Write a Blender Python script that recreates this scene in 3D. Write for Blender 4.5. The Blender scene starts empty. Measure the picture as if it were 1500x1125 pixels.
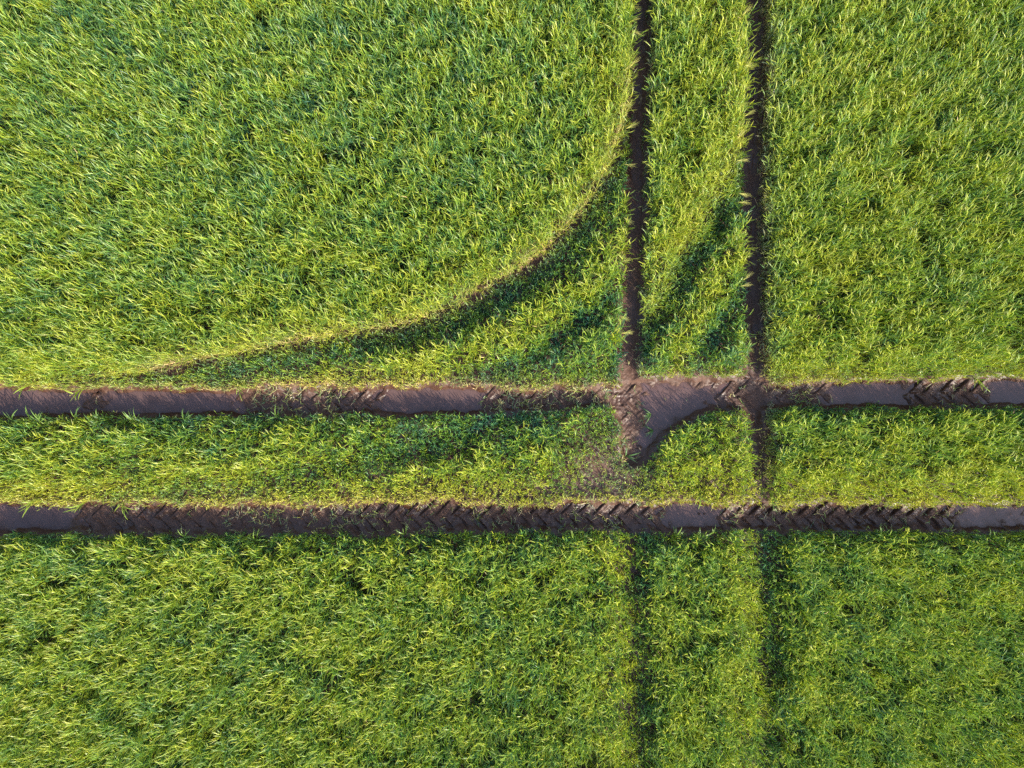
import bpy, math
import numpy as np

# ------------------------------------------------------------------ camera, sky, sun, exposure
sc = bpy.context.scene
CAM_H = 11.5
SUN_EL, SUN_AZ = 34.0, -47.0          # elevation; direction towards the sun, degrees from +X counter-clockwise (down-right of the picture)
cam_d = bpy.data.cameras.new("camera")
cam = bpy.data.objects.new("camera", cam_d)
sc.collection.objects.link(cam)
cam.location = (0, 0, CAM_H)
cam_d.sensor_width = 36.0
cam_d.lens = 36.0 * CAM_H / 15.0
cam_d.clip_start, cam_d.clip_end = 0.1, 500
sc.camera = cam

w = bpy.data.worlds.new("World"); sc.world = w; w.use_nodes = True
nt = w.node_tree
sky = nt.nodes.new("ShaderNodeTexSky"); sky.sky_type = 'NISHITA'; sky.sun_disc = False
sky.sun_elevation = math.radians(SUN_EL)
# Nishita: rotation 0 puts the sun at +Y, growing clockwise
sky.sun_rotation = math.radians(90 - SUN_AZ)
sky.air_density = 1.0; sky.dust_density = 1.8; sky.ozone_density = 0.8
bg = nt.nodes["Background"]; bg.inputs[1].default_value = 0.15
nt.links.new(sky.outputs[0], bg.inputs[0])

sun_d = bpy.data.lights.new("sun", 'SUN'); sun = bpy.data.objects.new("sun", sun_d)
sc.collection.objects.link(sun)
sun_d.energy = 3.5; sun_d.angle = math.radians(0.5); sun_d.color = (1.0, 0.94, 0.80)
sun.rotation_euler = (0, math.radians(90 - SUN_EL), math.radians(SUN_AZ))
sun.location = (6, -6, 8)

sc.view_settings.view_transform = 'Standard'; sc.view_settings.look = 'None'
sc.view_settings.gamma = 1.0; sc.view_settings.use_curve_mapping = False
sc.view_settings.exposure = 2.12
sc.render.filter_size = 0.95
sc.cycles.use_denoising = False
sc.cycles.max_bounces = 6; sc.cycles.diffuse_bounces = 4; sc.cycles.transmission_bounces = 4
sc.cycles.sample_clamp_indirect = 4.0

rng = np.random.default_rng(7)
S = 100.0                              # the photograph shows about 100 pixels to the metre on the ground

def W(px, py):
    return (np.asarray(px, float) - 750) / S, (562.5 - np.asarray(py, float)) / S
def PX(x, y):
    return x * S + 750, 562.5 - y * S

# ------------------------------------------------------------------ small numpy tools
def hash2(ix, iy, seed):
    h = (ix.astype(np.int64) * 374761393 + iy.astype(np.int64) * 668265263 + seed * 974711) & 0x7fffffff
    h = ((h ^ (h >> 13)) * 1274126177) & 0x7fffffff
    return ((h ^ (h >> 16)) & 0xffff) / 65535.0
def vnoise(x, y, scale, seed):
    x = x / scale; y = y / scale
    ix = np.floor(x); iy = np.floor(y)
    fx = x - ix; fy = y - iy
    fx = fx * fx * (3 - 2 * fx); fy = fy * fy * (3 - 2 * fy)
    a = hash2(ix, iy, seed); b = hash2(ix + 1, iy, seed)
    c = hash2(ix, iy + 1, seed); d = hash2(ix + 1, iy + 1, seed)
    return (a * (1 - fx) + b * fx) * (1 - fy) + (c * (1 - fx) + d * fx) * fy
def fbm(x, y, scale, seed, octs=3):
    s = 0; amp = 1; tot = 0
    for k in range(octs):
        s = s + amp * vnoise(x + 13.7 * k, y - 7.1 * k, scale / 2 ** k, seed + 31 * k); tot += amp; amp *= 0.5
    return s / tot
def sst(a, b, x):
    t = np.clip((x - a) / (b - a), 0, 1)
    return t * t * (3 - 2 * t)
def catmull(pts, n=10):
    p = np.array(pts, float)
    p = np.vstack([2 * p[0] - p[1], p, 2 * p[-1] - p[-2]])
    out = []
    for i in range(1, len(p) - 2):
        for t in np.linspace(0, 1, n, endpoint=False):
            a, b, c, d = p[i - 1], p[i], p[i + 1], p[i + 2]
            out.append(0.5 * (2 * b + (c - a) * t + (2 * a - 5 * b + 4 * c - d) * t * t + (3 * b - a - 3 * c + d) * t ** 3))
    out.append(p[-2])
    return np.array(out)
class Line:
    """a curve on the ground; sd() is the signed distance in metres, positive to the right of its direction"""
    def __init__(self, pts, zc=0.0):
        q = catmull(pts)
        x, y = W(q[:, 0], q[:, 1]); k = 1 - zc / CAM_H
        self.p = np.stack([x * k, y * k], 1)
        seg = np.linalg.norm(np.diff(self.p, axis=0), axis=1)
        self.l = np.concatenate([[0], np.cumsum(seg)])
    def sd(self, x, y):
        best = np.full(x.shape, 1e9); sg = np.zeros(x.shape); al = np.zeros(x.shape)
        for i in range(len(self.p) - 1):
            a = self.p[i]; d = self.p[i + 1] - a; L2 = d @ d
            t = np.clip(((x - a[0]) * d[0] + (y - a[1]) * d[1]) / L2, 0, 1)
            ex = x - a[0] - t * d[0]; ey = y - a[1] - t * d[1]
            dd = ex * ex + ey * ey
            m = dd < best
            best = np.where(m, dd, best)
            sg = np.where(m, np.sign(d[1] * ex - d[0] * ey), sg)
            al = np.where(m, self.l[i] + t * math.sqrt(L2), al)
        return np.sqrt(best) * np.where(sg == 0, 1, sg), al / self.l[-1]

# ------------------------------------------------------------------ the plan of the field (read off the photograph, in ground metres)
def tab(*pairs):
    a = np.array(pairs, float)
    return a[:, 0], a[:, 1]
H1C = tab((-400, 590), (0, 590), (250, 590), (400, 589), (560, 587), (720, 587), (900, 582), (1100, 579), (1210, 579), (1500, 575), (1900, 573))
H1W = tab((-400, 26), (0, 25), (300, 20), (380, 21), (560, 22), (700, 21), (760, 18), (870, 15), (905, 20), (1110, 24), (1150, 17), (1210, 21), (1500, 21), (1900, 21))
H2C = tab((-400, 761), (0, 760), (250, 761), (500, 760), (760, 756), (1000, 757), (1200, 758), (1500, 759), (1900, 760))
H2W = tab((-400, 26), (0, 25), (300, 21), (450, 20), (520, 23), (800, 21), (1000, 22), (1200, 20), (1500, 21), (1900, 21))
V1C = tab((-400, 946), (0, 937), (150, 934), (340, 929), (530, 920), (560, 922), (700, 920))
V1W = tab((-400, 16), (0, 16), (340, 16), (540, 16), (700, 16))
V2C = tab((-400, 1100), (0, 1100), (200, 1098), (340, 1097), (540, 1102), (670, 1107), (720, 1110))
V2W = tab((-400, 17), (0, 17), (200, 17), (540, 14), (610, 14), (665, 12), (720, 6))
V1B = tab((780, 922), (900, 929), (1000, 932), (1125, 935), (1500, 945))
V2B = tab((700, 1108), (790, 1109), (900, 1114), (1000, 1118), (1125, 1121), (1500, 1132))
ip = lambda t, v: np.interp(v, t[0], t[1])

C1 = Line([(60, 556), (180, 545), (270, 527), (380, 508), (490, 489), (570, 476), (640, 457), (690, 430), (780, 378), (840, 320), (880, 265), (905, 210), (922, 150), (935, 60)], 0.5)
C2 = Line([(1094, 200), (1075, 250), (1045, 300), (1012, 355), (980, 405), (950, 458), (905, 510), (860, 545), (760, 590), (700, 615), (600, 643), (520, 662), (400, 688), (250, 715), (100, 735)][::-1], 0.3)
C3 = Line([(1090, 405), (1060, 455), (1030, 505), (1012, 560), (985, 625), (935, 678), (860, 712), (780, 738), (700, 750)][::-1], 0.15)
C4 = Line([(905, 425), (870, 455), (840, 475), (790, 508), (735, 535), (660, 556)][::-1], 0.25)
JUN = np.array([(903, 552), (1116, 552), (1117, 645), (1104, 650), (1099, 612), (1080, 600), (1045, 600), (1005, 622), (972, 645), (945, 682), (915, 690), (903, 655)], float)
def in_poly(px, py, poly):
    r = np.zeros(px.shape, bool)
    j = len(poly) - 1
    for i in range(len(poly)):
        xi, yi = poly[i]; xj, yj = poly[j]
        c = ((yi > py) != (yj > py)) & (px < (xj - xi) * (py - yi) / (yj - yi + 1e-9) + xi)
        r ^= c; j = i
    return r
def poly_d(px, py, poly):
    d = np.full(px.shape, 1e9)
    for i in range(len(poly)):
        a = poly[i]; b = poly[(i + 1) % len(poly)]; e = b - a
        t = np.clip(((px - a[0]) * e[0] + (py - a[1]) * e[1]) / (e @ e), 0, 1)
        d = np.minimum(d, np.hypot(px - a[0] - t * e[0], py - a[1] - t * e[1]))
    return np.where(in_poly(px, py, poly), -d, d)

def ruts(x, y):
    """signed distance in metres to each bare rut: negative inside"""
    px, py = PX(x, y)
    wob = (fbm(x, y, 0.22, 5, 2) - 0.5) * 14
    d1 = np.abs(py - ip(H1C, px)) - ip(H1W, px) + wob
    d2 = np.abs(py - ip(H2C, px)) - ip(H2W, px) + wob
    v1 = np.where(py < 600, np.abs(px - ip(V1C, py)) - ip(V1W, py), 999) + wob * 0.25
    v2 = np.where(py < 700, np.abs(px - ip(V2C, py)) - ip(V2W, py), 999) + wob * 0.2
    near = (px > 780) & (px < 1240) & (py > 430) & (py < 810)
    j = np.full(px.shape, 999.0)
    if near.any():
        j[near] = poly_d(px[near], py[near], JUN) + wob[near] * 1.1
    return d1 / S, d2 / S, v1 / S, v2 / S, j / S

# puddles: name, rut, x from, x to (photo pixels along the rut)
PUD = [("H1", -110, 128, "long purple-grey puddle in the upper wheel rut, at its left end"),
       ("H1", 150, 352, "shallow puddle in the upper wheel rut, second from its left end"),
       ("H1", 548, 716, "purple-grey puddle in the upper wheel rut above the middle strip's dark curved band"),
       ("H1", 1212, 1330, "puddle right of the right vertical rut, with tread prints at its right end"),
       ("H1", 1442, 1640, "puddle at the right end of the upper wheel rut, beyond the tread prints"),
       ("H2", -110, 112, "bluish puddle in the lower wheel rut, at its left end"),
       ("H2", 962, 1068, "puddle in the lower wheel rut just below the triangular crop patch"),
       ("H2", 1400, 1640, "puddle at the right end of the lower wheel rut, after the chevron prints")]
def pud_mask(px, c, ww, x0, x1, py):
    hw = ww * 0.86
    e = np.minimum(sst(x0 - 4, x0 + 26, px), 1 - sst(x1 - 26, x1 + 4, px))
    return e * (1 - sst(0.75, 1.05, np.abs(py - c) / hw))
JP = np.array([(946, 562), (1060, 562), (1056, 590), (1008, 612), (978, 632), (958, 655), (938, 665), (936, 640), (946, 612), (938, 585)], float)

def ground_z(x, y):
    px, py = PX(x, y)
    d1, d2, v1, v2, j = ruts(x, y)
    z = (fbm(x, y, 0.5, 3, 3) - 0.5) * 0.05
    prof = lambda d, dep, wd: -dep * (1 - sst(-wd, 0.03, d))
    r1 = prof(d1, 0.085, 0.10); r2 = prof(d2, 0.085, 0.10)
    r3 = prof(v1, 0.06, 0.12); r4 = prof(v2, 0.05, 0.10); r5 = prof(j, 0.085, 0.12)
    rut = np.minimum(np.minimum(np.minimum(r1, r2), np.minimum(r3, r4)), r5)
    ins = np.clip(-rut / 0.085, 0, 1)
    z = z * (1 - 0.8 * ins) + rut + (fbm(x, y, 0.20, 151, 3) - 0.5) * 0.022 * ins
    # squeezed-up rim of mud
    dm = np.minimum(np.minimum(d1, d2), np.minimum(np.minimum(v1, v2), j))
    z += 0.012 * np.exp(-((dm - 0.035) / 0.03) ** 2) * vnoise(x, y, 0.09, 9)
    # crumbs and clods
    cl = np.maximum(0, vnoise(x, y, 0.055, 21) - 0.60) * 0.042 + (vnoise(x, y, 0.03, 22) - 0.5) * 0.014
    z += cl * (0.5 + 0.5 * ins)
    # tread prints, chevrons pointing left
    p = 0.232
    for c, ww, d, bands, sd in ((H1C, H1W, d1, ((470, 570, .6), (700, 820, .5), (905, 990, .45), (1020, 1110, .5), (1185, 1225, .7), (1325, 1460, .85)), 41),
                                (H2C, H2W, d2, ((100, 340, .6), (480, 1000, .7), (1030, 1600, 1.0)), 47)):
        v = (ip(c, px) - py) / S
        a = np.zeros(x.shape) + 0.22
        for b0, b1, s in bands:
            a = np.maximum(a, s * sst(b0 - 15, b0 + 25, px) * (1 - sst(b1 - 25, b1 + 15, px)))
        a *= 0.55 + 0.45 * sst(0.25, 0.55, vnoise(x, y, 0.30, sd))
        u = x + (fbm(x, y, 0.35, sd + 1, 2) - 0.5) * 0.05
        t = (u - np.abs(v) * 0.95) / p + np.where(v > 0, 0.0, 0.5)
        t = t - np.floor(t)
        lug = sst(0.10, 0.17, t) * (1 - sst(0.52, 0.80, t)) - 0.75 * sst(0.0, 0.04, t) * (1 - sst(0.06, 0.12, t))
        edge = (1 - sst(0.01, 0.05, np.abs(v) - 0.0 * v + 0.0)) * 0.0
        gate = (1 - sst(-0.05, -0.005, d)) * sst(0.0, 0.035, np.abs(v))
        z += (lug - 0.42) * 0.042 * a * gate
    # tread prints in the junction: the turning wheel ran down-left to up-right
    uj = (x * 0.25 - y * 0.97); vj = (x - (922 - 750) / S - 0.0)
    t = (uj - np.abs(vj - 0.02) * 0.8) / 0.2; t = t - np.floor(t)
    gj = (1 - sst(-0.05, -0.01, j)) * (px < 965) * 1.0
    z += (sst(0.05, 0.2, t) * (1 - sst(0.45, 0.6, t)) - 0.4) * 0.007 * gj
    # hollows that hold water
    jig = (fbm(x, y, 0.16, 61, 3) - 0.5) * 44
    for r, x0, x1, _ in PUD:
        c, ww = (H1C, H1W) if r == "H1" else (H2C, H2W)
        m = pud_mask(px + jig, ip(c, px), ip(ww, px), x0, x1, py + jig * 0.25)
        z -= 0.042 * m
    jd = np.full(x.shape, 999.0)
    near = (px > 850) & (px < 1150) & (py > 500) & (py < 720)
    if near.any():
        jd[near] = poly_d(px[near], py[near], JP) + jig[near] * 0.5
    z -= 0.045 * (1 - sst(-14, 8, jd))
    return z
WATER_Z = -0.093

# ------------------------------------------------------------------ materials
def new_mat(name):
    m = bpy.data.materials.new(name); m.use_nodes = True
    n = m.node_tree.nodes; l = m.node_tree.links
    for k in list(n): n.remove(k)
    o = n.new("ShaderNodeOutputMaterial")
    return m, n, l, o

def soil_material():
    m, n, l, o = new_mat("wet_soil")
    b = n.new("ShaderNodeBsdfPrincipled"); b.inputs["Specular IOR Level"].default_value = 0.32
    tc = n.new("ShaderNodeNewGeometry")
    n1 = n.new("ShaderNodeTexNoise"); n1.inputs["Scale"].default_value = 3.0; n1.inputs["Detail"].default_value = 6
    n2 = n.new("ShaderNodeTexNoise"); n2.inputs["Scale"].default_value = 38.0; n2.inputs["Detail"].default_value = 5
    l.new(tc.outputs["Position"], n1.inputs["Vector"]); l.new(tc.outputs["Position"], n2.inputs["Vector"])
    r1 = n.new("ShaderNodeValToRGB")
    r1.color_ramp.elements[0].position = 0.32; r1.color_ramp.elements[0].color = (0.038, 0.017, 0.010, 1)
    r1.color_ramp.elements[1].position = 0.70; r1.color_ramp.elements[1].color = (0.058, 0.027, 0.016, 1)
    l.new(n1.outputs["Fac"], r1.inputs["Fac"])
    mx = n.new("ShaderNodeMix"); mx.data_type = 'RGBA'; mx.blend_type = 'MULTIPLY'; mx.inputs["Factor"].default_value = 0.55
    r2 = n.new("ShaderNodeValToRGB")
    r2.color_ramp.elements[0].position = 0.3; r2.color_ramp.elements[0].color = (0.45, 0.42, 0.40, 1)
    r2.color_ramp.elements[1].position = 0.7; r2.color_ramp.elements[1].color = (1.25, 1.2, 1.15, 1)
    l.new(n2.outputs["Fac"], r2.inputs["Fac"])
    l.new(r1.outputs["Color"], mx.inputs["A"]); l.new(r2.outputs["Color"], mx.inputs["B"])
    l.new(mx.outputs["Result"], b.inputs["Base Color"])
    mr = n.new("ShaderNodeMapRange"); mr.inputs["From Min"].default_value = 0.35; mr.inputs["From Max"].default_value = 0.65
    mr.inputs["To Min"].default_value = 0.34; mr.inputs["To Max"].default_value = 0.75
    l.new(n1.outputs["Fac"], mr.inputs["Value"]); l.new(mr.outputs["Result"], b.inputs["Roughness"])
    bp = n.new("ShaderNodeBump"); bp.inputs["Strength"].default_value = 0.6; bp.inputs["Distance"].default_value = 0.012
    l.new(n2.outputs["Fac"], bp.inputs["Height"]); l.new(bp.outputs["Normal"], b.inputs["Normal"])
    l.new(b.outputs["BSDF"], o.inputs["Surface"])
    return m

def water_material():
    m, n, l, o = new_mat("muddy_water")
    b = n.new("ShaderNodeBsdfPrincipled")
    g = n.new("ShaderNodeNewGeometry")
    n1 = n.new("ShaderNodeTexNoise"); n1.inputs["Scale"].default_value = 5.0; n1.inputs["Detail"].default_value = 5
    l.new(g.outputs["Position"], n1.inputs["Vector"])
    r = n.new("ShaderNodeValToRGB")
    r.color_ramp.elements[0].position = 0.3; r.color_ramp.elements[0].color = (0.056, 0.033, 0.029, 1)
    r.color_ramp.elements[1].position = 0.7; r.color_ramp.elements[1].color = (0.076, 0.047, 0.044, 1)
    l.new(n1.outputs["Fac"], r.inputs["Fac"]); l.new(r.outputs["Color"], b.inputs["Base Color"])
    b.inputs["Roughness"].default_value = 0.08; b.inputs["IOR"].default_value = 1.34
    n2 = n.new("ShaderNodeTexNoise"); n2.inputs["Scale"].default_value = 22.0; n2.inputs["Detail"].default_value = 3
    l.new(g.outputs["Position"], n2.inputs["Vector"])
    bp = n.new("ShaderNodeBump"); bp.inputs["Strength"].default_value = 0.12; bp.inputs["Distance"].default_value = 0.01
    l.new(n2.outputs["Fac"], bp.inputs["Height"]); l.new(bp.outputs["Normal"], b.inputs["Normal"])
    at = n.new("ShaderNodeAttribute"); at.attribute_name = "murk"
    mx = n.new("ShaderNodeMix"); mx.data_type = 'RGBA'
    mx.inputs["A"].default_value = (0.048, 0.024, 0.017, 1)      # the mud bed seen through a film of water
    l.new(at.outputs["Fac"], mx.inputs["Factor"]); l.new(r.outputs["Color"], mx.inputs["B"])
    l.new(mx.outputs["Result"], b.inputs["Base Color"])
    mr = n.new("ShaderNodeMapRange"); mr.inputs["To Min"].default_value = 0.32; mr.inputs["To Max"].default_value = 0.08
    l.new(at.outputs["Fac"], mr.inputs["Value"]); l.new(mr.outputs["Result"], b.inputs["Roughness"])
    l.new(b.outputs["BSDF"], o.inputs["Surface"])
    return m

def leaf_material():
    m, n, l, o = new_mat("barley_leaf")
    at = n.new("ShaderNodeAttribute"); at.attribute_name = "tint"
    d = n.new("ShaderNodeBsdfDiffuse"); t = n.new("ShaderNodeBsdfTranslucent")
    gl = n.new("ShaderNodeBsdfGlossy"); gl.inputs["Roughness"].default_value = 0.45
    gl.inputs["Color"].default_value = (1, 1, 1, 1)
    hs = n.new("ShaderNodeMix"); hs.data_type = 'RGBA'; hs.blend_type = 'MULTIPLY'; hs.inputs["Factor"].default_value = 1.0
    hs.inputs["B"].default_value = (1.08, 1.18, 0.45, 1)      # light that has passed through a leaf comes out yellower
    l.new(at.outputs["Color"], d.inputs["Color"]); l.new(at.outputs["Color"], hs.inputs["A"])
    l.new(hs.outputs["Result"], t.inputs["Color"])
    m1 = n.new("ShaderNodeMixShader"); m1.inputs[0].default_value = 0.34
    l.new(d.outputs[0], m1.inputs[1]); l.new(t.outputs[0], m1.inputs[2])
    m2 = n.new("ShaderNodeMixShader"); m2.inputs[0].default_value = 0.025
    l.new(m1.outputs[0], m2.inputs[1]); l.new(gl.outputs[0], m2.inputs[2])
    l.new(m2.outputs[0], o.inputs["Surface"])
    return m
M_SOIL, M_WATER, M_LEAF = soil_material(), water_material(), leaf_material()

# ------------------------------------------------------------------ mesh output
def mesh_quads(name, V, F, mat, tint=None, smooth=False):
    me = bpy.data.meshes.new(name)
    me.vertices.add(len(V)); me.vertices.foreach_set("co", np.ascontiguousarray(V, np.float32).ravel())
    me.loops.add(F.size); me.loops.foreach_set("vertex_index", np.ascontiguousarray(F, np.int32).ravel())
    me.polygons.add(len(F)); me.polygons.foreach_set("loop_start", np.arange(0, F.size, F.shape[1], dtype=np.int32))
    me.polygons.foreach_set("use_smooth", np.full(len(F), smooth))
    if tint is not None:
        a = me.attributes.new("tint", 'BYTE_COLOR', 'CORNER') if False else me.attributes.new("tint", 'FLOAT_COLOR', 'FACE')
        a.data.foreach_set("color", np.ascontiguousarray(np.c_[tint, np.ones(len(tint))], np.float32).ravel())
    me.update(calc_edges=True)
    me.materials.append(mat)
    return me
def link(name, me, label=None, cat=None, kind=None, group=None, parent=None):
    o = bpy.data.objects.new(name, me); sc.collection.objects.link(o)
    if label: o["label"] = label
    if cat: o["category"] = cat
    if kind: o["kind"] = kind
    if group: o["group"] = group
    if parent: o.parent = parent
    return o

# ------------------------------------------------------------------ ground: one grid, cut into the open soil and the four wheel ruts
def build_ground():
    X = np.arange(-10.2, 10.2001, 0.0135)
    ys = []
    y = -8.4
    while y < 8.4:
        ys.append(y)
        py = 562.5 - y * S
        fine = 545 < py < 700 or 725 < py < 795
        y += 0.0115 if fine else 0.034
    Y = np.array(ys)
    gx, gy = np.meshgrid(X, Y)
    z = ground_z(gx, gy)
    d1, d2, v1, v2, j = ruts(gx, gy)
    V = np.stack([gx.ravel(), gy.ravel(), z.ravel()], 1)
    ny, nx = gx.shape
    idx = np.arange(ny * nx).reshape(ny, nx)
    F = np.stack([idx[:-1, :-1], idx[:-1, 1:], idx[1:, 1:], idx[1:, :-1]], -1).reshape(-1, 4)
    cc = lambda a: a[:-1, :-1].ravel()
    reg = np.zeros(len(F), int)
    e = 0.05
    reg[cc(v1) < e] = 3; reg[cc(v2) < e] = 4
    reg[cc(d1) < e] = 1; reg[cc(j) < e] = 1; reg[cc(d2) < e] = 2
    names = [("ground", "bare brown field soil between the barley stems"),
             ("wheel_track", "wide muddy wheel rut across the picture, upper of the two, with the big puddle"),
             ("wheel_track", "wide muddy wheel rut across the picture, lower of the two, with the longest chevron prints"),
             ("wheel_track", "narrow dark wheel rut running up to the top edge, left of the two"),
             ("wheel_track", "narrow dark wheel rut running up to the top edge, right of the two")]
    for k, (nm, lb) in enumerate(names):
        f = F[reg == k]
        u, inv = np.unique(f, return_inverse=True)
        link(nm, mesh_quads(nm, V[u], inv.reshape(-1, 4), M_SOIL, smooth=True), lb, "soil" if k == 0 else "wheel rut", "structure")
    # open land round the modelled field, out to the horizon
    R = 150.0; a, b = X[0] + 0.03, X[-1] - 0.03; c, d = Y[0] + 0.03, Y[-1] - 0.03
    zz = -0.16
    P = np.array([(-R, -R, zz), (R, -R, zz), (R, R, zz), (-R, R, zz), (a, c, zz), (b, c, zz), (b, d, zz), (a, d, zz)])
    Q = np.array([(0, 1, 5, 4), (1, 2, 6, 5), (2, 3, 7, 6), (3, 0, 4, 7)])
    link("terrain", mesh_quads("terrain", P, Q, M_SOIL), "flat brown farmland reaching away round the barley field", "land", "structure")
build_ground()

def water_sheet(x0, x1, y0, y1, inside, lb):
    """a level sheet over one hollow; murk is how far the water hides its bed, from its depth"""
    gx, gy = np.meshgrid(np.arange(x0, x1, 0.016), np.arange(y0, y1, 0.016))
    dep = WATER_Z - ground_z(gx, gy)
    murk = (1 - np.exp(-np.maximum(dep, 0) / 0.011)) * (0.75 + 0.25 * fbm(gx, gy, 0.25, 171, 3))
    ny, nx = gx.shape
    idx = np.arange(ny * nx).reshape(ny, nx)
    F = np.stack([idx[:-1, :-1], idx[:-1, 1:], idx[1:, 1:], idx[1:, :-1]], -1).reshape(-1, 4)
    ok = inside(gx, gy) & (dep > -0.02)
    F = F[ok.ravel()[F].any(1)]
    u, inv = np.unique(F, return_inverse=True)
    V = np.stack([gx.ravel()[u], gy.ravel()[u], np.full(len(u), WATER_Z)], 1)
    me = mesh_quads("puddle", V, inv.reshape(-1, 4), M_WATER, smooth=True)
    me.attributes.new("murk", 'FLOAT', 'POINT').data.foreach_set("value", murk.ravel()[u].astype(np.float32))
    link("puddle", me, lb, "puddle", "structure", "puddles in the wheel ruts")
def build_puddles():
    for r, x0, x1, lb in PUD:
        c, ww = (H1C, H1W) if r == "H1" else (H2C, H2W)
        a, b = W([x0 - 14, x1 + 14], [0, 0])[0]
        yc = (562.5 - float(ip(c, 0.5 * (x0 + x1)))) / S
        water_sheet(a, b, yc - 0.34, yc + 0.34, lambda gx, gy: np.abs(PX(gx, gy)[1] - ip(c, PX(gx, gy)[0])) < ip(ww, PX(gx, gy)[0]) * 1.05, lb)
    c = JP.mean(0); q = c + (JP - c) * 1.15
    xx, yy = W(q[:, 0], q[:, 1])
    water_sheet(xx.min(), xx.max(), yy.min(), yy.max(), lambda gx, gy: in_poly(*PX(gx, gy), q), "big still puddle where the ruts cross, beside the triangular crop patch")
build_puddles()

# ------------------------------------------------------------------ the barley
def crop_maps(x, y):
    """height of the crop, how much of it stands, how dry it is at the foot, and which patch it belongs to"""
    px, py = PX(x, y)
    d1, d2, v1, v2, j = ruts(x, y)
    s1, a1 = C1.sd(x, y); s2, a2 = C2.sd(x, y); s3, a3 = C3.sd(x, y); s4, a4 = C4.sd(x, y)
    north = py < ip(H1C, px); south = py > ip(H2C, px); mid = ~north & ~south
    xv1 = np.where(south, ip(V1B, py), ip(V1C, py)); xv2 = np.where(south, ip(V2B, py), ip(V2C, py))
    left = px < xv1; right = px > xv2; cen = ~left & ~right
    h = np.full(x.shape, 0.56); den = np.ones(x.shape); dry = np.zeros(x.shape); hue = np.zeros(x.shape)
    h = np.where(mid, 0.36, h); h = np.where(south, 0.47, h)
    h = np.where(mid & right, 0.42, h)
    h = np.where(north & right, 0.54, h)
    patch = np.zeros(x.shape, int)
    inside = (s1 > 0) & left & north & (px > 40)                 # between the curved track and the straight ruts
    patch[north & left] = 0; patch[inside] = 1; patch[north & cen] = 2; patch[north & right] = 3
    patch[mid & left] = 4; patch[mid & cen] = 4; patch[mid & right] = 6
    patch[south & left] = 7; patch[south & cen] = 8; patch[south & right] = 9
    tri = mid & cen & (s3 > 0.0)
    patch[mid & cen & (px > 930) & (px + 0.9 * (py - 680) > 935)] = 5
    # strip behind the curve: a trough along the tall edge, then a bank
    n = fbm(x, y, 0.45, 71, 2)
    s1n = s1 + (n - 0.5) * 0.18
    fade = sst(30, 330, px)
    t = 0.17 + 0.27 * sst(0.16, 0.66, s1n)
    hue += np.where(inside, fade * (-0.20 * np.exp(-((s1n - 0.25) / 0.22) ** 2) + 0.22 * np.exp(-((s1n - 0.72) / 0.25) ** 2)), 0)  # yellow bank: partly plant colour, partly sun on its slope put into the hue
    hue += np.where(north & left & (s1 <= 0), 0.30 * np.exp(s1 / 0.22) * fade, 0)  # tall edge yellower: thinner crop, plus sunlight painted into the hue
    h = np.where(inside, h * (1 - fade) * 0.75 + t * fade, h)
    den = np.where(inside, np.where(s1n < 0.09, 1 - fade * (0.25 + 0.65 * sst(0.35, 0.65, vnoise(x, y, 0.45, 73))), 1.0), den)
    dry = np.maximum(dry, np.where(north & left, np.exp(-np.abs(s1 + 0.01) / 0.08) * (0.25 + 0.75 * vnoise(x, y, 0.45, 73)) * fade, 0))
    # old curved passes (low, darker, thin)
    def trough(s, wd, k, dk, m):
        nonlocal h, den, hue
        g = np.exp(-((s + (n - 0.5) * 0.16) / wd) ** 2) * m
        h = h * (1 - k * g); den = den * (1 - dk * g); hue = hue - 0.28 * g
    trough(s2 - np.where(cen & north, 0.22, 0.17), np.where(cen & north, 0.26, 0.21), 0.64, 0.0, np.where(south, 0, np.where(mid, 0.72, 1.0)))
    trough(s4 - 0.10, 0.20, 0.50, 0.1, np.where(north & left, 1.0, 0))
    trough(s3 - 0.10, 0.28, 0.55, 0.25, np.where(north & cen & (py > 395), 1.0, 0))
    trough(s3, 0.28, 0.65, 0.30, np.where(mid & (px < 960), sst(690, 830, px), 0))
    # right edge of the strip between the straight ruts: low growth below the curved pass
    tip = north & cen & (s2 > 0.0)
    h = np.where(tip, np.minimum(h, 0.40), h)
    # corner by the crossing, trodden and thin
    g = np.exp(-((px - 890) / 55) ** 2 - ((py - 690) / 55) ** 2) * (mid)
    h *= 1 - 0.5 * g; den *= 1 - 0.5 * g; dry = np.maximum(dry, 0.35 * g)
    # the far ends of the straight ruts, grown over
    for vb, ww in ((V1B, 25), (V2B, 25)):
        q = np.exp(-(((px - ip(vb, py)) + (n - 0.5) * 16) / ww) ** 2) * (py > ip(H2C, px))
        q = q * (0.65 + 0.5 * vnoise(x, y, 0.35, 77)); q = np.clip(q, 0, 1)
        h *= 1 - 0.46 * q; den *= 1 - 0.40 * q; hue -= 0.12 * q
    q = np.exp(-((px - 1110) / 16) ** 4) * (mid & (py > 600))
    h *= 1 - 0.6 * q; den *= 1 - 0.5 * q
    # headland: lower towards the wide ruts
    dn = np.where(north, d1, 9); dmN = np.where(mid, d2, 9); dmT = np.where(mid, d1, 9); dS = np.where(south, d2, 9)
    k = np.where(left, np.interp(px, [0, 250, 500, 900], [0.42, 0.5, 0.35, 0.35]), np.where(cen, 0.22, 0.35))
    h *= 0.42 + 0.58 * sst(0.0, 1.0, dn / k)
    h *= 0.45 + 0.55 * sst(0.0, 1.0, dmN / 0.45)
    h *= 0.55 + 0.45 * sst(0.0, 1.0, dmT / 0.22)
    h *= 0.60 + 0.40 * sst(0.0, 1.0, dS / 0.25)
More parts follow.
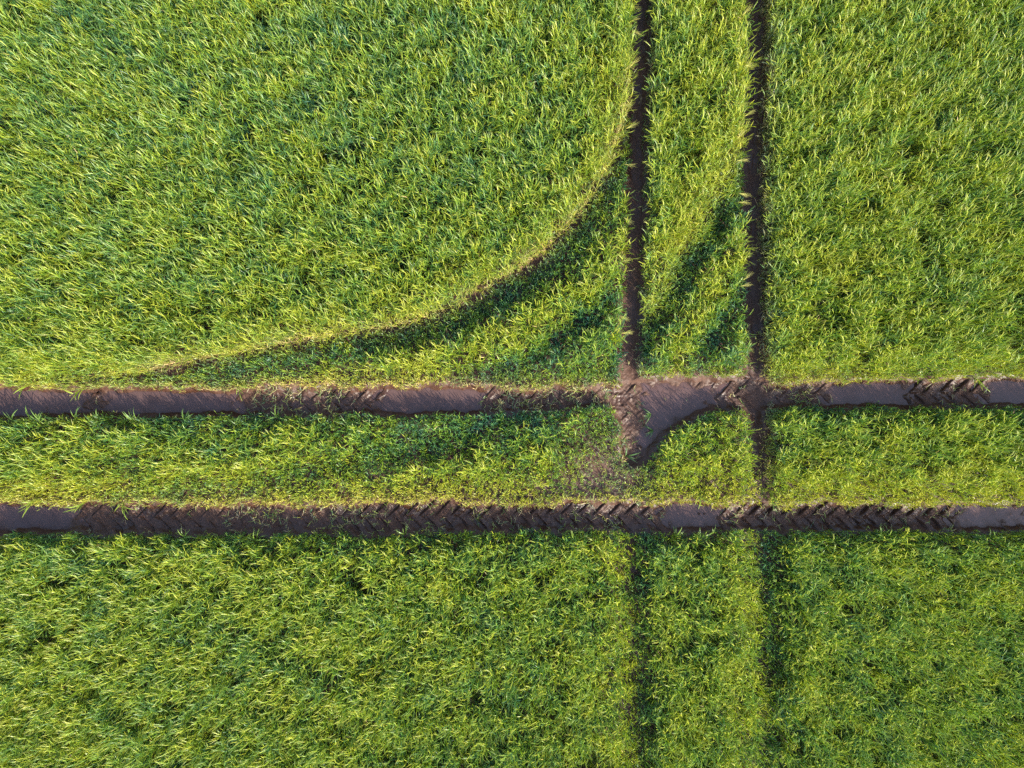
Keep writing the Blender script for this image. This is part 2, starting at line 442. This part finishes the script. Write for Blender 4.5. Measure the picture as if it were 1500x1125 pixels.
    dry = np.maximum(dry, np.exp(-np.maximum(dn, 0) / 0.10) * np.interp(px, [0, 200, 400, 900, 1100, 1180, 1260], [.25, .4, .75, .8, .5, .7, .25]))
    dry = np.maximum(dry, np.exp(-np.maximum(dmN, 0) / 0.13) * np.interp(px, [0, 300, 900, 1100, 1250], [.25, .5, .55, .25, .2]))
    dry = np.maximum(dry, np.exp(-np.maximum(np.where(right, v2, 9), 0) / 0.07) * 0.55)
    dry = np.maximum(dry, np.exp(-np.maximum(np.where(~left, v1, 9), 0) / 0.05) * 0.25)
    dry = np.maximum(dry, np.where(north & cen, 0.25 * np.exp(-np.abs(s2 + 0.05) / 0.15), 0))
    hue += np.where(north & cen, 0.28 * np.exp(-np.abs(s2 + 0.12) / 0.22) + 0.22 * np.exp(-np.abs(v2) / 0.15) * (py < 230), 0)  # bank and right edge yellowed: plant colour plus painted sunlight
    hue += np.where(north & cen & (s2 > 0), 0.30 * np.exp(-((s3 + 0.28) / 0.16) ** 2), 0)  # second yellow bank, its sunny slope partly painted in
    hue += 0.24 * np.exp(-np.maximum(dn, 0) / 0.25) + 0.24 * np.exp(-np.maximum(dmN, 0) / 0.22) - 0.15 * np.exp(-np.maximum(dmT, 0) / 0.25)  # lower edges yellow: plant colour plus painted sun; upper edge blued as painted shade
    hue += np.where(south, 0.22 * np.exp(-np.maximum(np.maximum(xv1 - px, 0) / S - 0.1, 0) / 0.4) * left + 0.2 * np.exp(-np.maximum(np.maximum(xv2 - px, 0) / S - 0.15, 0) / 0.4) * cen, 0)  # right-hand edges yellowed, partly for the sun that falls on them
    hue += np.where(right & north, 0.06 - 0.25 * np.exp(-np.maximum(v2, 0) / 0.12), 0)  # blue-green beside the rut: shade of the crop wall put into the hue
    hue += np.where(~left & north, -0.2 * np.exp(-np.maximum(v1, 0) / 0.10), 0)  # same painted wall shade along the left narrow rut
    hue += np.where(mid, 0.06 + 0.20 * (1 - sst(0.3, 0.9, d2)), 0) + np.where(patch == 5, 0.08, 0)  # strip's lower half and the triangle yellowed: sunlight put into the hue
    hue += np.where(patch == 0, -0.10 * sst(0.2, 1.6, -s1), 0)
    # uneven stand
    c1 = fbm(x, y, 0.20, 81, 2); c2 = vnoise(x, y, 0.09, 83); c3 = fbm(x, y, 1.6, 85, 2)
    h *= 0.80 + 0.42 * c1 * (0.6 + 0.8 * c2) + 0.08 * (c3 - 0.5)
    hole = sst(0.54, 0.72, fbm(x, y, 0.125, 87, 2)) * (0.35 + 0.65 * sst(0.3, 0.6, vnoise(x, y, 0.5, 88)))
    h *= 1 - 0.55 * hole; den *= (0.75 + 0.25 * c2) * (1 - 0.60 * hole * sst(0.2, 0.4, h))
    dm = np.minimum(np.minimum(d1, d2), np.minimum(np.minimum(v1, v2), j))
    den = den * sst(-0.03, 0.03, dm)
    return h, den, dry, patch, dm, hue

# leaf colours, linear; the bluest green also stands for shade between leaves
GREEN_B = np.array([0.022, 0.088, 0.062]); GREEN = np.array([0.057, 0.142, 0.030]); LIME = np.array([0.165, 0.240, 0.013])
YELLOW = np.array([0.31, 0.30, 0.022]); STRAW = np.array([0.48, 0.31, 0.165])
def leaf_tint(u, dry):
    u = u[:, None]; dry = dry[:, None]
    c = np.where(u < 0.4, GREEN_B + (GREEN - GREEN_B) * (u / 0.4), np.where(u < 0.8, GREEN + (LIME - GREEN) * ((u - 0.4) / 0.4), LIME + (YELLOW - LIME) * ((u - 0.8) / 0.35)))
    return c * (1 - dry) + STRAW * dry

def ribbons(P, side, wid):
    """P: n,k,3 centre lines; side: n,3 width direction; wid: n,k half widths -> verts, faces"""
    n, k, _ = P.shape
    V = np.empty((n, k, 2, 3), np.float32)
    V[:, :, 0] = P - side[:, None, :] * wid[:, :, None]
    V[:, :, 1] = P + side[:, None, :] * wid[:, :, None]
    b = (np.arange(n) * k * 2)[:, None] + (np.arange(k - 1) * 2)[None, :]
    F = np.stack([b, b + 1, b + 3, b + 2], -1).reshape(-1, 4)
    return V.reshape(-1, 3), F

def blade_lines(org, az, L, e0, droop, k):
    """curved centre lines starting at org, azimuth az, first elevation e0, bending over by droop"""
    n = len(L)
    P = np.empty((n, k, 3)); P[:, 0] = org
    for i in range(1, k):
        e = e0 - droop * ((i - 0.5) / (k - 1)) ** 1.2
        st = L / (k - 1)
        P[:, i, 0] = P[:, i - 1, 0] + np.cos(az) * np.cos(e) * st
        P[:, i, 1] = P[:, i - 1, 1] + np.sin(az) * np.cos(e) * st
        P[:, i, 2] = P[:, i - 1, 2] + np.sin(e) * st
    return P
def twist_side(az, rnd, mx):
    a = (rnd - 0.5) * 2 * mx
    return np.stack([-np.sin(az) * np.cos(a), np.cos(az) * np.cos(a), np.sin(a)], 1)

def grow(x, y, h, dry, hs, r, wide=None, ears=True, flat=0.0):
    """one tiller per root: stem, leaves and, where it is tall, an awned ear"""
    n = len(x)
    wide = np.ones(n) if wide is None else wide
    z0 = ground_z(x, y)
    la = fbm(x, y, 0.5, 91, 2) * 9 * math.pi + r.random(n) * 2.4
    lm = 0.05 + 0.15 * r.random(n)
    rz = r.random(n) * 2 * math.pi
    lx = lm * np.cos(la) * 0.5 + 0.13 * np.cos(rz); ly = lm * np.sin(la) * 0.5 + 0.13 * np.sin(rz)
    at = lambda t, m=slice(None): np.stack([x[m] + lx[m] * h[m] * t ** 1.5, y[m] + ly[m] * h[m] * t ** 1.5, z0[m] + h[m] * t * (1 - 0.1 * t)], -1)
    patchy = fbm(x, y, 0.16, 95, 2); big = fbm(x, y, 2.2, 97, 2)
    hue0 = 0.53 + hs + 0.75 * (patchy - 0.5) + 0.20 * (big - 0.5) + 0.50 * (r.random(n) - 0.5)
    VV, FF, TT = [], [], []; off = 0
    def put(V, F, T):
        nonlocal off
        VV.append(V); FF.append(F + off); TT.append(T); off += len(V)
    # stem
    ts = np.array([0, 0.55, 1.0])
    P = np.stack([at(np.full(n, t)) for t in ts], 1)
    V, F = ribbons(P, twist_side(rz, r.random(n), 0.3), (0.0026 * wide)[:, None] * np.array([1.1, 1, 0.8]))
    tl = leaf_tint(np.clip(hue0 + 0.2, 0.1, 1), np.clip(dry * 1.2 + 0.12, 0, 0.95)); tu = leaf_tint(np.clip(hue0 + 0.12, 0.1, 1), dry * 0.6)
    put(V, F, np.stack([tl, tu], 1).reshape(-1, 3))
    # leaves
    for k in range(4):
        m = np.ones(n, bool) if k < 3 else r.random(n) < 0.4
        q = m.nonzero()[0]; c = len(q)
        t = (0.28, 0.58, 0.86, 0.1)[k] + 0.14 * (r.random(c) - 0.3)
        t = np.clip(t, 0.03, 0.98)
        az = r.random(c) * 2 * math.pi
        az = np.arctan2(np.sin(az) + 0.3 * np.sin(la[q]), np.cos(az) + 0.3 * np.cos(la[q]))
        L = (0.062 + 0.074 * r.random(c)) * np.clip(h[q] / 0.5, 0.45, 1.1) ** 0.6 * (1 - 1.6 * np.clip(hs[q], -0.35, 0))
        e0 = np.radians(84 - 36 * r.random(c) ** 1.4) * (1 - flat)
        droop = np.radians(8 + 72 * r.random(c) ** 1.5) * (1 - 0.6 * flat)
        P = blade_lines(at(t, q), az, L, e0, droop, 4)
        zf = z0[q][:, None] + 0.006
        P[:, :, 2] = np.maximum(P[:, :, 2], zf)
        wd = (0.0029 + 0.0020 * r.random(c)) * wide[q] * (1 - 0.7 * np.clip(hs[q], -0.5, 0.1))
        V, F = ribbons(P, twist_side(az, r.random(c), 0.9), wd[:, None] * np.array([0.75, 1.0, 0.8, 0.08]))
        dr = dry[q] * np.array((1.0, 0.7, 0.4, 1.3))[k] * (0.3 + 1.0 * r.random(c))
        dr = np.where(r.random(c) < (0.012 if k < 2 else 0.002), 0.7, dr)
        hu = np.clip(hue0[q] + (-0.18, -0.05, 0.10, -0.25)[k] + 0.25 * (r.random(c) - 0.5), 0, 1.1)  # lower leaves bluer: shade of the gaps put into their tint
        T = leaf_tint(hu, np.clip(dr, 0, 0.95)); T2 = leaf_tint(np.clip(hu + 0.06, 0, 1.1), np.clip(dr * 1.15, 0, 0.95))
        put(V, F, np.stack([T, T, T2], 1).reshape(-1, 3))
    # ears with awns
    if ears:
        q = ((h > 0.34) & (r.random(n) < 0.55)).nonzero()[0]; c = len(q)
        if c:
            az = np.arctan2(ly[q], lx[q]) + (r.random(c) - 0.5) * 0.7
            e0 = np.radians(84 - 22 * r.random(c)); dp = np.radians(12 + 38 * r.random(c))
            P = blade_lines(at(np.ones(c), q), az, 0.05 + 0.025 * r.random(c), e0, dp, 3)
            hu = np.clip(hue0[q] + 0.26, 0.30, 1.0)
            T = leaf_tint(hu, np.full(c, 0.03))
            V, F = ribbons(P, twist_side(az, r.random(c), 0.5), (0.0044 * wide[q])[:, None] * np.array([0.8, 1, 0.6]))
            put(V, F, np.repeat(T, 2, 0))
            Ta = leaf_tint(np.clip(hu + 0.06, 0, 1.0), np.full(c, 0.05))
            for dz, st in ((-0.18, 1), (0.0, 2), (0.17, 2), (-0.07, 1), (0.09, 1)):
                a2 = az + dz + (r.random(c) - 0.5) * 0.2
                A = blade_lines(P[:, st], a2, 0.06 + 0.03 * r.random(c), e0 - dp * 0.75 + (r.random(c) - 0.5) * 0.16, np.radians(12), 2)
                V, F = ribbons(A, twist_side(a2, r.random(c), 0.6), (0.0018 * wide[q])[:, None] * np.array([1.0, 0.25]))
                put(V, F, Ta)
    return np.concatenate(VV), np.concatenate(FF), np.concatenate(TT)

PATCHES = [
    ("barley_crop", "tall pale green barley filling the corner behind the long curved track"),
    ("barley_crop", "low yellow-green barley bank between the curved track and the straight ruts"),
    ("barley_crop", "barley strip between the two narrow dark ruts running to the top edge"),
    ("barley_crop", "tall bright barley right of the narrow ruts, above the upper wide rut"),
    ("barley_crop", "short barley strip between the two wide ruts, crossed by a dark curved band"),
    ("barley_crop", "small triangular barley patch beside the big puddle"),
    ("barley_crop", "barley strip between the two wide ruts, right of the triangular patch"),
    ("barley_crop", "barley below the lower wide rut, left of both grown-over ruts"),
    ("barley_crop", "barley strip between the two grown-over ruts below the lower wide rut"),
    ("barley_crop", "barley below the lower wide rut, right of both grown-over ruts"),
]
def build_crop():
    HX, HY, DEN = 8.6, 6.8, 1560
    n = int(4 * HX * HY * DEN)
    x = rng.uniform(-HX, HX, n); y = rng.uniform(-HY, HY, n)
    h, den, dry, patch, dm, hue = crop_maps(x, y)
    keep = rng.random(n) < den
    x, y, h, dry, patch, hue = x[keep], y[keep], h[keep], dry[keep], patch[keep], hue[keep]
    h = h * (0.80 + 0.32 * rng.random(len(h)))
    h = np.maximum(h, 0.05)
    # the trodden fringe along the bare ruts
    n2 = int(4 * HX * HY * 560)
    fx = rng.uniform(-HX, HX, n2); fy = rng.uniform(-HY, HY, n2)
    d1, d2, v1, v2, j = ruts(fx, fy)
    dm = np.minimum(np.minimum(d1, d2), np.minimum(v1 + 0.03, np.minimum(v2 + 0.03, j - 0.01)))
    m = (dm > -0.055 + 0.05 * vnoise(fx, fy, 0.13, 101)) & (dm < 0.10)
    fx, fy, dm = fx[m], fy[m], dm[m]
    fh, fd, fr, fp, _, fu = crop_maps(fx, fy)
    m = rng.random(len(fx)) < 0.35 + 0.65 * vnoise(fx, fy, 0.2, 103)
    fx, fy, fr, fp, fu = fx[m], fy[m], fr[m], fp[m], fu[m]
    fh = 0.07 + 0.14 * rng.random(len(fx))
    x = np.r_[x, fx]; y = np.r_[y, fy]; h = np.r_[h, fh]; dry = np.r_[dry, np.clip(fr * 0.9 + 0.5 * (vnoise(fx, fy, 0.3, 107) - 0.4), 0, 1)]; patch = np.r_[patch, fp]; hue = np.r_[hue, fu]
    wide = np.ones(len(x))
    # the field goes on past the picture's edge
    n3 = int(4 * 14 * 12 * 130)
    ox = rng.uniform(-14, 14, n3); oy = rng.uniform(-12, 12, n3)
    m = (np.abs(ox) > HX) | (np.abs(oy) > HY); ox, oy = ox[m], oy[m]
    oh, od, orr, op, _, ou = crop_maps(ox, oy)
    m = rng.random(len(ox)) < od
    x = np.r_[x, ox[m]]; y = np.r_[y, oy[m]]; h = np.r_[h, oh[m]]; dry = np.r_[dry, orr[m]]; patch = np.r_[patch, op[m]]; hue = np.r_[hue, ou[m]]
    wide = np.r_[wide, np.full(m.sum(), 2.2)]
    for k, (nm, lb) in enumerate(PATCHES):
        m = patch == k
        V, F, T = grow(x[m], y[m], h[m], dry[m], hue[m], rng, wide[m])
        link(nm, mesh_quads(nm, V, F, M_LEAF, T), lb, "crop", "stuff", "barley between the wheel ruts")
build_crop()

def build_trampled():
    """flattened shoots lying in the bare ruts: nobody could count them"""
    zones = [(365, 510, 568, 612, 150), (720, 900, 566, 606, 190), (1118, 1205, 558, 600, 200), (330, 530, 738, 785, 120), (520, 960, 735, 785, 45),
             (1050, 1400, 735, 782, 35), (0, 1500, 564, 572, 45), (0, 1500, 735, 743, 45), (0, 1500, 566, 608, 20), (0, 1500, 738, 782, 16), (895, 935, 640, 700, 160), (905, 950, 700, 740, 220), (910, 1110, 560, 690, 9), (920, 945, 0, 540, 14), (1085, 1112, 0, 540, 14)]
    X, Y = [], []
    for a, b, c, d, den in zones:
        n = int((b - a) * (d - c) / S / S * den)
        px, py = rng.uniform(a, b, n), rng.uniform(c, d, n)
        wx, wy = W(px, py); X.append(wx); Y.append(wy)
    x = np.concatenate(X); y = np.concatenate(Y)
    px, py = PX(x, y)
    wet = np.zeros(x.shape, bool)
    for r, x0, x1, _ in PUD:
        wet |= (px > x0 + 10) & (px < x1 - 10) & ((py < 650) if r == "H1" else (py > 720))
    wet |= in_poly(px, py, JP)
    keep = ~wet | (rng.random(len(x)) < 0.06)
    keep &= vnoise(x, y, 0.16, 121) > 0.3
    x, y = x[keep], y[keep]; n = len(x)
    dry = np.clip(0.15 + 0.7 * rng.random(n), 0, 0.9)
    V, F, T = grow(x, y, 0.03 + 0.06 * rng.random(n), dry, np.full(n, -0.1), rng, ears=False, flat=0.75)
    link("trampled_barley", mesh_quads("trampled_barley", V, F, M_LEAF, T), "thin flattened shoots and pale straws lying on the mud of the wheel ruts", "crop", "stuff")
build_trampled()

# ------------------------------------------------------------------ single plants that stand out against the mud
def tube(pts, rad, sides=5):
    pts = np.asarray(pts, float); k = len(pts)
    tg = np.gradient(pts, axis=0); tg /= np.linalg.norm(tg, axis=1)[:, None]
    up = np.array([0.3, 0.2, 0.9]); a = np.cross(tg, up); a /= np.linalg.norm(a, axis=1)[:, None]; b = np.cross(tg, a)
    th = np.arange(sides) * 2 * math.pi / sides
    V = pts[:, None] + (a[:, None] * np.cos(th)[None, :, None] + b[:, None] * np.sin(th)[None, :, None]) * np.asarray(rad)[:, None, None]
    i = np.arange(k - 1)[:, None] * sides; jn = np.arange(sides)[None, :]; j2 = (jn + 1) % sides
    F = np.stack([i + jn, i + j2, i + sides + j2, i + sides + jn], -1).reshape(-1, 4)
    return V.reshape(-1, 3), F
def one(name, V, F, col, parent):
    return link(name, mesh_quads(name, V, F, M_LEAF, np.tile(col, (len(F), 1))), parent=parent)
def stalk(root, az, h, reach, hue, r, label, group, ear=True):
    """one barley plant on its own: bent stem, two or three leaves, and an ear with its awns"""
    e = bpy.data.objects.new("barley_plant", None); sc.collection.objects.link(e)
    e.empty_display_size = 0.1; e.location = root
    e["label"] = label; e["category"] = "barley plant"; e["group"] = group
    col = leaf_tint(np.array([hue]), np.array([0.05]))[0]
    d = np.array([math.cos(az), math.sin(az)])
    t = np.linspace(0, 1, 6)
    P = np.stack([d[0] * reach * t ** 1.7, d[1] * reach * t ** 1.7, h * (t - 0.18 * t ** 3) / 0.82], 1)
    V, F = tube(P, 0.0032 * (1 - 0.35 * t)); one("stem", V, F, col * 0.95, e)
    for k in range(3 if ear else 6):
        o = P[min(1 + k % 4, 4)]
        a = az + r.uniform(-1.3, 1.3)
        L = blade_lines(o[None], np.array([a]), np.array([r.uniform(0.15, 0.24)]), np.radians([r.uniform(45, 75)]), np.radians([r.uniform(40, 100)]), 6)
        V, F = ribbons(L, twist_side(np.array([a]), r.random(1), 0.5), (r.uniform(0.006, 0.009) * np.array([[0.7, 1, 1, .85, .5, .06]])))
        one("leaf", V, F, leaf_tint(np.array([hue - 0.12 + 0.15 * r.random()]), np.array([0.05]))[0], e)
    if ear:
        tip = P[-1]; el = math.radians(r.uniform(25, 50))
        D = blade_lines(tip[None], np.array([az]), np.array([0.085]), np.array([el]), np.radians([35]), 6)[0]
        V, F = tube(D, np.array([0.003, 0.0075, 0.0085, 0.0075, 0.005, 0.001]), 6)
        Vs, Fs, off = [V], [F], len(V)
        for k in range(14):
            o = D[1 + k % 5]; a = az + (k % 7 - 3) * 0.11 + r.uniform(-.04, .04)
            A = blade_lines(o[None], np.array([a]), np.array([r.uniform(0.09, 0.13)]), np.array([el - 0.35 + r.uniform(-.2, .2)]), np.array([0.2]), 3)
            v, f = ribbons(A, twist_side(np.array([a]), r.random(1), 0.4), np.array([[0.0022, 0.0016, 0.0005]]))
            Vs.append(v); Fs.append(f + off); off += len(v)
        one("ear", np.concatenate(Vs), np.concatenate(Fs), leaf_tint(np.array([0.95]), np.array([0.28]))[0], e)
def build_plants():
    r = np.random.default_rng(23)
    def at(px, py, z):
        k = 1 - z / CAM_H
        x, y = W(px, py); return x * k, y * k
    def put(px, py, az, h, reach, label, group, ear=True, hue=0.7):
        """px, py: where the head of the plant is in the photograph"""
        hx, hy = at(px, py, h)
        x = hx - math.cos(az) * reach; y = hy - math.sin(az) * reach
        z = float(ground_z(np.array([x]), np.array([y]))[0])
        stalk((x, y, z), az, h, reach, hue, r, label, group, ear)
    g1 = "barley ears hanging over the left narrow rut"
    for py in (9, 33, 44, 97, 104, 151, 188, 241, 318, 372, 384, 462, 488):
        px = ip(V1C, py) - 15 + r.uniform(-5, 4)
        put(px + r.uniform(-8, 4), py, r.uniform(-0.8, 0.8), (0.50 if py < 260 else 0.34) * r.uniform(0.7, 1.05), r.uniform(0.04, 0.22), "pale barley plant leaning over the left narrow rut from its left side", g1)
    g2 = "barley ears hanging over the right narrow rut"
    for py in (22, 61, 90, 97, 123, 150, 163, 171, 204, 236, 283, 296, 352, 410, 419, 506):
        px = ip(V2C, py) - 14 + r.uniform(-5, 4)
        put(px + r.uniform(-8, 4), py, r.uniform(-0.6, 0.9), (0.50 if py < 250 else 0.32) * r.uniform(0.7, 1.05), r.uniform(0.04, 0.22), "pale barley plant leaning over the right narrow rut from its left side", g2)
    g3 = "barley plants at the upper wide rut's lower edge"
    for px in (18, 42, 57, 109, 138, 141, 192, 200, 268, 341, 346, 402, 505):
        put(px, 611 + r.uniform(-5, 8), math.pi / 2 + r.uniform(-0.9, 0.9), r.uniform(0.14, 0.26), r.uniform(0.05, 0.14), "upright leafy green barley plant on the lower edge of the upper wide rut, left half", g3, ear=False, hue=0.55)
    g4 = "barley plants at the lower wide rut's lower edge"
    for px in (268, 372, 590, 700, 992, 1028, 1042, 1290, 1460):
        put(px, 783 + r.uniform(-4, 5), math.pi / 2 + r.uniform(-0.9, 0.9), r.uniform(0.18, 0.30), r.uniform(0.05, 0.14), "leafy green barley plant leaning up over the lower edge of the lower wide rut", g4, ear=False, hue=0.6)
    g5 = "stray plants hanging down over the wide ruts"
    for px, py, a, lb in ((28, 574, -2.3, "pale barley plant hanging down over the left end of the upper wide rut"),
                          (100, 580, -2.5, "long pale barley plant drooping over the upper rut's second puddle from the left"),
                          (352, 578, -1.2, "bent pale barley plant just right of the upper rut's second puddle from the left"),
                          (36, 748, -2.2, "bright barley plant drooping over the left-end puddle of the lower wide rut"),
                          (104, 750, -2.4, "barley plant drooping over the right end of the lower rut's leftmost puddle"),
                          (183, 752, -1.1, "pale straw-coloured plant drooping across chevron prints near the lower rut's left puddle"),
                          (1026, 738, -1.6, "short barley plant below the triangular patch, over the lower rut's middle puddle"),
                          (1130, 742, -1.7, "wide pale plant over the lower wide rut, just right of the right narrow rut"),
                          (1440, 570, -1.3, "pale barley plant drooping over the chevron prints near the upper rut's right end")):
        put(px, py, a, 0.18, 0.18, lb, g5, ear=False, hue=0.85)
    g6 = "lone shoots standing in the mud of the crossing"
    for px, py, lb in ((953, 609, "small lone green shoot in the mud at the big puddle's left edge"),
                       (956, 633, "lone green shoot at the lowest corner of the big puddle"),
                       (923, 668, "thin shoot standing in dark mud below the wheel crossing")):
        put(px, py, r.uniform(0, 6), 0.08, 0.05, lb, g6, ear=False, hue=0.45)
    # clods
    for px, py, s_, lb in ((1026, 754, 0.018, "dark clod of soil sticking out of the lower rut's middle puddle, left of a pair"),
                           (1034, 754, 0.014, "smaller dark clod of soil in the lower rut's middle puddle, right of a pair"),
                           (1075, 560, 0.03, "lump of brown mud at the upper right edge of the big puddle"),
                           (1085, 583, 0.026, "lump of brown mud right of the big puddle"),
                           (1360, 566, 0.03, "lump of brown mud on the upper rut's chevron prints")):
        x, y = W(px, py); z = max(float(ground_z(np.array([x]), np.array([y]))[0]), WATER_Z)
        u = np.linspace(0, math.pi, 9); v = np.arange(12) * 2 * math.pi / 12
        uu, vv = np.meshgrid(u, v, indexing='ij')
        N = np.stack([np.sin(uu) * np.cos(vv), np.sin(uu) * np.sin(vv), np.cos(uu)], -1)
        rr = s_ * (0.75 + 0.5 * vnoise(N[..., 0] * 2 + px, N[..., 1] * 2 + N[..., 2] * 1.7, 0.7, 131))
        P = (N * rr[..., None]).reshape(-1, 3) * np.array([1.25, 1, 0.7])
        i = np.arange(8)[:, None] * 12; jn = np.arange(12)[None, :]
        F = np.stack([i + jn, i + 12 + jn, i + 12 + (jn + 1) % 12, i + (jn + 1) % 12], -1).reshape(-1, 4)
        o = link("soil_clod", mesh_quads("soil_clod", P, F, M_SOIL, smooth=True), lb, "clod", None, "clods of mud")
        o.location = (x, y, z + s_ * 0.25)
build_plants()
print("built", sum(len(o.data.polygons) for o in sc.objects if o.type == 'MESH'))
